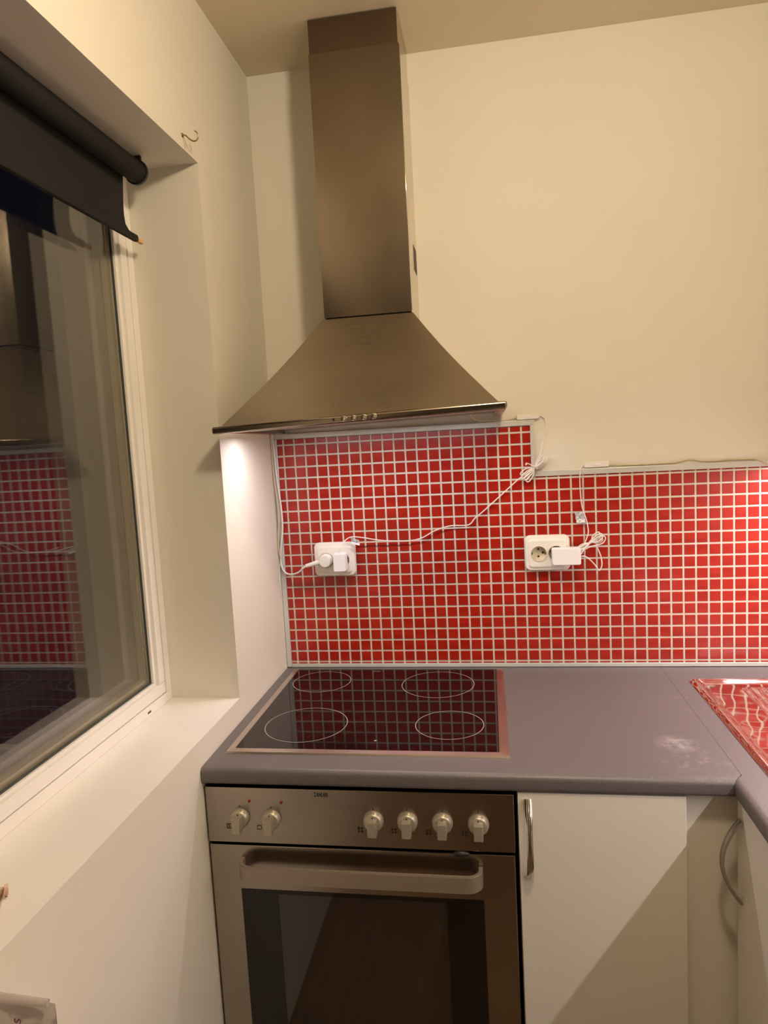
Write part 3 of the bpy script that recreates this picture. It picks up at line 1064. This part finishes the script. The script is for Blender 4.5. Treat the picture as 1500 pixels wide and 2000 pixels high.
# round plug with grey-white flex in the left socket; runs up the corner into the hood
pc = thing('mains_cable', 'white flex and round plug in the left outlet rising to the hood', 'cord', (0.136, -0.045, 1.2))
pm = MB()
pm.lathe([(0, -0.012), (0.0176, -0.012), (0.0180, 0.0), (0.0178, 0.016), (0.0150, 0.0205), (0, 0.0215)], 36, facing(0.1385, -0.0372, 1.2060))
pm.tube([(0.138, -0.0470, 1.206), (0.118, -0.0490, 1.202), (0.100, -0.0500, 1.1975)], lambda t_: 0.0095 - 0.004 * t_, 14)
pm.tube([(0.100, -0.0500, 1.1975), (0.085, -0.0490, 1.1935)], lambda t_: 0.0062 - 0.001 * t_, 12)
part(pm, 'plug', M['plastic'], pc)
part(MB().tube([(0.088, -0.0495, 1.1945), (0.078, -0.048, 1.189), (0.062, -0.040, 1.176), (0.045, -0.030, 1.169), (0.028, -0.022, 1.167), (0.014, -0.016, 1.173), (0.006, -0.014, 1.190), (0.005, -0.014, 1.212), (0.0085, -0.0145, 1.245), (0.013, -0.0145, 1.270), (0.016, -0.0138, 1.295), (0.0165, -0.0135, 1.33), (0.015, -0.0135, 1.365), (0.011, -0.0135, 1.41), (0.0085, -0.0135, 1.449), (0.0065, -0.0135, 1.500), (0.0055, -0.0135, 1.552), (0.024, -0.018, 1.5665)], 0.0026, 8), 'cord', M['cord'], pc)
tc = tag(MB().tube([(0.0055, -0.0165, 1.21), (0.0025, -0.0200, 1.245), (0.0060, -0.0195, 1.285), (0.0100, -0.0190, 1.335), (0.0060, -0.0195, 1.40), (0.0035, -0.0195, 1.45), (0.0030, -0.0195, 1.50), (0.0030, -0.0200, 1.558)], 0.0023, 8).build('thin_cable', M['cordbeige']),
         'yellowed thin cable hanging in the corner beside the mosaic', 'cable')
lc = tag(MB().tube([(0.0028, -0.0155, 1.196), (0.0016, -0.022, 1.176), (0.0016, -0.026, 1.150), (0.0016, -0.024, 1.122), (0.0024, -0.014, 1.098)], 0.0010, 6).build('loose_thread', M['cord']),
         'thin white loop of thread against the wall below the flex', 'thread')


def sweep_label(mb_, p, du_, dv, w_, h_, t_):
    """small folded rectangular tag at p"""
    p = Vector(p); du_ = Vector(du_).normalized(); dv = Vector(dv).normalized(); n_ = du_.cross(dv)
    q = []
    for s_ in (0, t_):
        for (a, b) in [(0, 0), (w_, 0), (w_, h_), (0, h_)]:
            q.append(p + du_ * a + dv * b + n_ * s_)
    mb_.hexa([tuple(v_) for v_ in q])


def bundle(mb_, c0_, dirv, length, back, r, seeds, spread=0.010, fwd=Vector((0, -1, 0))):
    """loops of cord tied in the middle: each loop is a long thin closed curve through the tie"""
    dirv = Vector(dirv).normalized()
    sidev = dirv.cross(fwd).normalized()
    rnd = random.Random(seeds)
    for k in range(4):
        s_ = (k - 1.5) / 1.5
        ln = length * (0.80 + 0.2 * rnd.random())
        bk = back * (0.75 + 0.25 * rnd.random())
        o_ = sidev * spread * s_
        f_ = fwd * (0.0022 * (k % 3) - 0.002)
        c1 = Vector(c0_)
        pts_ = [c1 + f_ + sidev * 0.001 * s_,
                c1 + dirv * ln * 0.5 + o_ * 0.75 + f_ + sidev * 0.0042,
                c1 + dirv * ln + o_ + f_ + sidev * 0.0035,
                c1 + dirv * (ln + 0.004) + o_ + f_ - sidev * 0.001,
                c1 + dirv * ln * 0.95 + o_ + f_ - sidev * 0.0045,
                c1 + dirv * ln * 0.45 + o_ * 0.7 + f_ - sidev * 0.004,
                c1 - f_ * 0.5 + fwd * 0.002,
                c1 - dirv * bk * 0.55 - o_ * 0.35 + f_ - sidev * 0.003,
                c1 - dirv * bk - o_ * 0.5 + f_ - sidev * 0.002,
                c1 - dirv * (bk + 0.003) - o_ * 0.5 + f_ + sidev * 0.002,
                c1 - dirv * bk * 0.6 - o_ * 0.35 + f_ + sidev * 0.004]
        mb_.tube(pts_, r, 7, closed=True, sub=5)


def inline_switch(x0, x1, z0_, z1_, dz, parent):
    cx, cz = (x0 + x1) / 2, (z0_ + z1_) / 2
    mb_ = MB()
    loft(mb_, [(rrect(0, 0, (x1 - x0) / 2, (z1_ - z0_) / 2, 0.005), -0.0006), (rrect(0, 0, (x1 - x0) / 2, (z1_ - z0_) / 2, 0.005), -0.008), (rrect(0, 0, (x1 - x0) / 2 - 0.002, (z1_ - z0_) / 2 - 0.002, 0.004), -0.0115)])
    bmesh.ops.recalc_face_normals(mb_.bm, faces=mb_.bm.faces[:])
    mb2 = MB().add_mb(mb_, Matrix.Translation((cx, 0, cz)) @ Matrix.Rotation(dz, 4, 'Y'))
    so = part(mb2, 'inline_switch', M['plastic'], parent)
    part(MB().add_mb(MB().box((-0.009, -0.0135, -0.0028), (0.009, -0.0114, 0.0028), 0, 0.001), Matrix.Translation((cx, 0, cz)) @ Matrix.Rotation(dz, 4, 'Y')), 'rocker', M['plastic_cool'], so)
    return so


# adapter in the left socket, its cord draped right across the tiles to a tied bundle
al = thing('power_adapter', 'white plug-in adapter in the left socket, cord draped across to the step', 'power adapter', (0.178, -0.05, 1.18), 'plug-in adapters for the light strips')
am = MB()
loft(am, [(rrect(0.1800, 1.2030, 0.0165, 0.0240, 0.004), -0.0376), (rrect(0.1800, 1.2030, 0.0165, 0.0240, 0.004), -0.066), (rrect(0.1800, 1.2030, 0.0150, 0.0225, 0.003), -0.0685)])
bmesh.ops.recalc_face_normals(am.bm, faces=am.bm.faces[:])
part(am, 'adapter_body', M['plastic_cool'], al)
cB = [(0.179, -0.060, 1.226), (0.181, -0.058, 1.241), (0.187, -0.050, 1.251), (0.208, -0.040, 1.266), (0.241, -0.030, 1.262), (0.281, -0.022, 1.253), (0.321, -0.018, 1.249), (0.362, -0.017, 1.248), (0.396, -0.017, 1.255), (0.431, -0.016, 1.273), (0.472, -0.0165, 1.284), (0.518, -0.0165, 1.285), (0.536, -0.016, 1.302), (0.559, -0.016, 1.320), (0.600, -0.016, 1.355), (0.647, -0.020, 1.396), (0.672, -0.026, 1.414), (0.690, -0.024, 1.427), (0.700, -0.018, 1.441), (0.706, -0.011, 1.455), (0.7165, -0.006, 1.494), (0.7230, -0.005, 1.526), (0.7225, -0.005, 1.545), (0.7180, -0.005, 1.553), (0.7080, -0.005, 1.557)]
part(MB().tube(cB, 0.00155, 8), 'cord', M['cord'], al)
bmB = MB()
bundle(bmB, (0.6905, -0.0235, 1.427), (-0.75, 0, -0.72), 0.041, 0.036, 0.0016, 3, 0.011)
bmB.tube([(0.686, -0.031, 1.431), (0.693, -0.033, 1.429), (0.697, -0.026, 1.424), (0.694, -0.017, 1.421), (0.688, -0.016, 1.424), (0.684, -0.022, 1.430)], 0.0016, 7, closed=True)
bmB.tube([(0.690, -0.024, 1.427), (0.676, -0.024, 1.437), (0.669, -0.022, 1.434), (0.672, -0.022, 1.440)], 0.0012, 7)
part(bmB, 'cord_bundle', M['cord'], al)
tg = MB()
sweep_label(tg, (0.209, -0.046, 1.2665), (1, 0, -0.35), (0.25, 0.1, -1), 0.024, 0.011, 0.0008)
sweep_label(tg, (0.2115, -0.0475, 1.2555), (1, 0, -0.25), (0.25, -0.5, -1), 0.022, 0.006, 0.0008)
part(tg, 'cord_tag', M['tag'], al, 'folded grey tag on the cord')
inline_switch(0.6500, 0.7085, 1.5480, 1.5630, math.radians(-1.2), al)
part(MB().tube([(0.651, -0.005, 1.5560), (0.640, -0.005, 1.553), (0.625, -0.006, 1.5512), (0.600, -0.008, 1.5508), (0.565, -0.012, 1.5510), (0.545, -0.05, 1.5555), (0.54, -0.16, 1.5600), (0.54, -0.27, 1.5615)], 0.0011, 7), 'strip_wire', M['cordbeige'], al)

# adapter in the right socket: bundle of cord beside it, cord up to a switch on the trim
ar = thing('power_adapter', 'white plug-in adapter in the right socket with coiled cord beside it', 'power adapter', (0.76, -0.05, 1.18), 'plug-in adapters for the light strips')
am = MB()
ax_, az_ = 0.7600, 1.2015
loft(am, [(rrect(ax_, az_, 0.0350, 0.0215, 0.005), -0.0376), (rrect(ax_, az_, 0.0350, 0.0215, 0.005), -0.0585), (rrect(ax_, az_, 0.0335, 0.0200, 0.004), -0.0605)])
bmesh.ops.recalc_face_normals(am.bm, faces=am.bm.faces[:])
part(am, 'adapter_body', M['plastic_cool'], ar)
part(MB().tube([(0.797, -0.048, 1.200), (0.806, -0.046, 1.199), (0.818, -0.040, 1.190), (0.832, -0.032, 1.174), (0.842, -0.030, 1.159), (0.849, -0.030, 1.172), (0.848, -0.030, 1.190), (0.843, -0.032, 1.207), (0.836, -0.035, 1.222)], 0.0015, 8), 'cord', M['cord'], ar)
bmC = MB()
bundle(bmC, (0.822, -0.0385, 1.233), (0.70, 0, 0.42), 0.030, 0.034, 0.0016, 11, 0.0085)
bmC.tube([(0.800, -0.040, 1.212), (0.820, -0.040, 1.222), (0.842, -0.040, 1.227), (0.853, -0.038, 1.232), (0.858, -0.038, 1.243), (0.852, -0.038, 1.249), (0.846, -0.038, 1.246)], 0.0015, 7)
bmC.tube([(0.797, -0.046, 1.205), (0.806, -0.043, 1.219), (0.822, -0.041, 1.238), (0.838, -0.040, 1.252), (0.846, -0.040, 1.250), (0.840, -0.040, 1.243)], 0.0015, 7)
part(bmC, 'cord_bundle', M['cord'], ar)
part(MB().tube([(0.802, -0.038, 1.216), (0.812, -0.034, 1.240), (0.818, -0.028, 1.258), (0.8165, -0.020, 1.282), (0.811, -0.0165, 1.304), (0.805, -0.0160, 1.327), (0.8025, -0.0130, 1.373), (0.8035, -0.0125, 1.408), (0.8060, -0.0125, 1.419), (0.811, -0.008, 1.4265), (0.816, -0.006, 1.427)], 0.0013, 8), 'cord', M['cord'], ar)
tg = MB()
sweep_label(tg, (0.788, -0.0155, 1.308), (1, 0, -0.05), (0.10, 0.0, -1), 0.023, 0.019, 0.0007)
sweep_label(tg, (0.7905, -0.0170, 1.2895), (1, 0, 0.05), (0.10, -0.5, -1), 0.022, 0.010, 0.0007)
part(tg, 'cord_tag', M['tag'], ar, 'folded grey tag on the cord')
inline_switch(0.8140, 0.8760, 1.4185, 1.4345, math.radians(-1.0), ar)
part(MB().tube([(0.875, -0.005, 1.4265), (0.885, -0.005, 1.4235), (0.926, -0.0035, 1.4210), (0.962, -0.003, 1.4205), (1.011, -0.003, 1.4210), (1.035, -0.003, 1.4215), (1.053, -0.003, 1.4255), (1.071, -0.003, 1.4275), (1.097, -0.003, 1.4225), (1.131, -0.003, 1.4210), (1.154, -0.003, 1.4225), (1.190, -0.003, 1.4220), (1.218, -0.004, 1.4210), (1.232, -0.014, 1.415), (1.243, -0.024, 1.406), (1.27, -0.040, 1.401), (1.306, -0.047, 1.404)], 0.0013, 7), 'strip_wire', M['cordbeige'], ar)

# ------------------------------------------------------------------ dried leaf on the sill
lf = MB()
n = 12
R1 = []
for k in range(n + 1):
    u = k / n
    wd = 0.014 * math.sin(pi * min(1, u * 1.05 + 0.02)) ** 0.7
    row = []
    for q in range(5):
        s_ = (q - 2) / 2
        row.append(lf.bm.verts.new((-0.055 + s_ * wd * 0.9 + 0.004 * math.sin(u * 6), -1.115 + 0.062 * u + s_ * 0.004, ZS + 0.0022 + 0.011 * (s_ * s_) * (0.5 + u) + 0.004 * math.sin(u * 9) ** 2)))
    R1.append(row)
for a, b in zip(R1, R1[1:]):
    for k in range(4):
        f = lf.bm.faces.new((a[k], a[k + 1], b[k + 1], b[k])); f.smooth = True
o = lf.build('dried_leaf', M['leaf'])
sol = o.modifiers.new('thick', 'SOLIDIFY'); sol.thickness = 0.0008
tag(o, 'small curled brown dried leaf on the white window sill', 'leaf')

# ------------------------------------------------------------------ plastic packet on a small table by the window
tb = thing('wall_shelf', 'small white shelf below the window carrying the plastic packet', 'shelf', (0, -1.2, 0.78))
part(MB().box((0.0004, -1.34, 0.775), (0.15, -1.10, 0.795), 0, 0.002), 'shelf_board', M['white'], tb)
for y in (-1.32, -1.13):
    part(MB().prism([(0.0004, 0.68), (0.0004, 0.7748), (0.11, 0.7748), (0.11, 0.765), (0.012, 0.68)], 1, y, y + 0.012), 'bracket', M['white'], tb)
pk = thing('plastic_packet', 'clear plastic packet with mauve lettering at the lower left', 'packet', (0.06, -1.205, 0.795))
pb = MB()
NX, NZ = 16, 24
for side in (-1, 1):
    g_ = []
    for a in range(NZ + 1):
        rr = []
        for b in range(NX + 1):
            u, v_ = b / NX, a / NZ
            th_ = 0.010 * math.sin(pi * u) ** 0.6 * (math.sin(pi * min(1, v_ * 1.06)) ** 0.5 if v_ < 0.94 else 0) + 0.0005
            rr.append(pb.bm.verts.new((0.010 + 0.105 * u, -1.205 + side * th_, 0.7956 + (0.170 - 0.010 * u) * v_)))
        g_.append(rr)
    for a in range(NZ):
        for b in range(NX):
            q = (g_[a][b], g_[a][b + 1], g_[a + 1][b + 1], g_[a + 1][b])
            f = pb.bm.faces.new(q if side < 0 else q[::-1]); f.smooth = True
part(pb, 'clear_bag', M['film'], pk)
part(MB().box((0.0125, -1.2053, 0.80), (0.050, -1.2047, 0.940)), 'paper_insert', M['paper'], pk)
part(MB().tube([(0.010, -1.2095, 0.9690), (0.040, -1.213, 0.9665), (0.080, -1.211, 0.9625), (0.110, -1.208, 0.9590)], lambda t_: 0.0060 - 0.0025 * t_, 12), 'rolled_top', M['film'], pk, 'shiny rolled top edge')
text_mesh('sta', 0.0165, Matrix.Translation((0.0815, -1.2168, 0.9380)) @ FACE @ Matrix.Rotation(-pi / 2, 4, 'Z'), 'lettering', M['print'], pk, bold=0.0003)

# ------------------------------------------------------------------ ceiling lamp
cl = thing('ceiling_lamp', 'round white ceiling lamp above and in front of the viewer', 'lamp', (0.78, -1.24, H))
part(MB().lathe([(0, 0), (0.06, 0), (0.06, -0.02), (0.055, -0.024), (0, -0.024)], 40, Matrix.Translation((0.78, -1.24, H - 0.0002))), 'ceiling_rose', M['white'], cl)
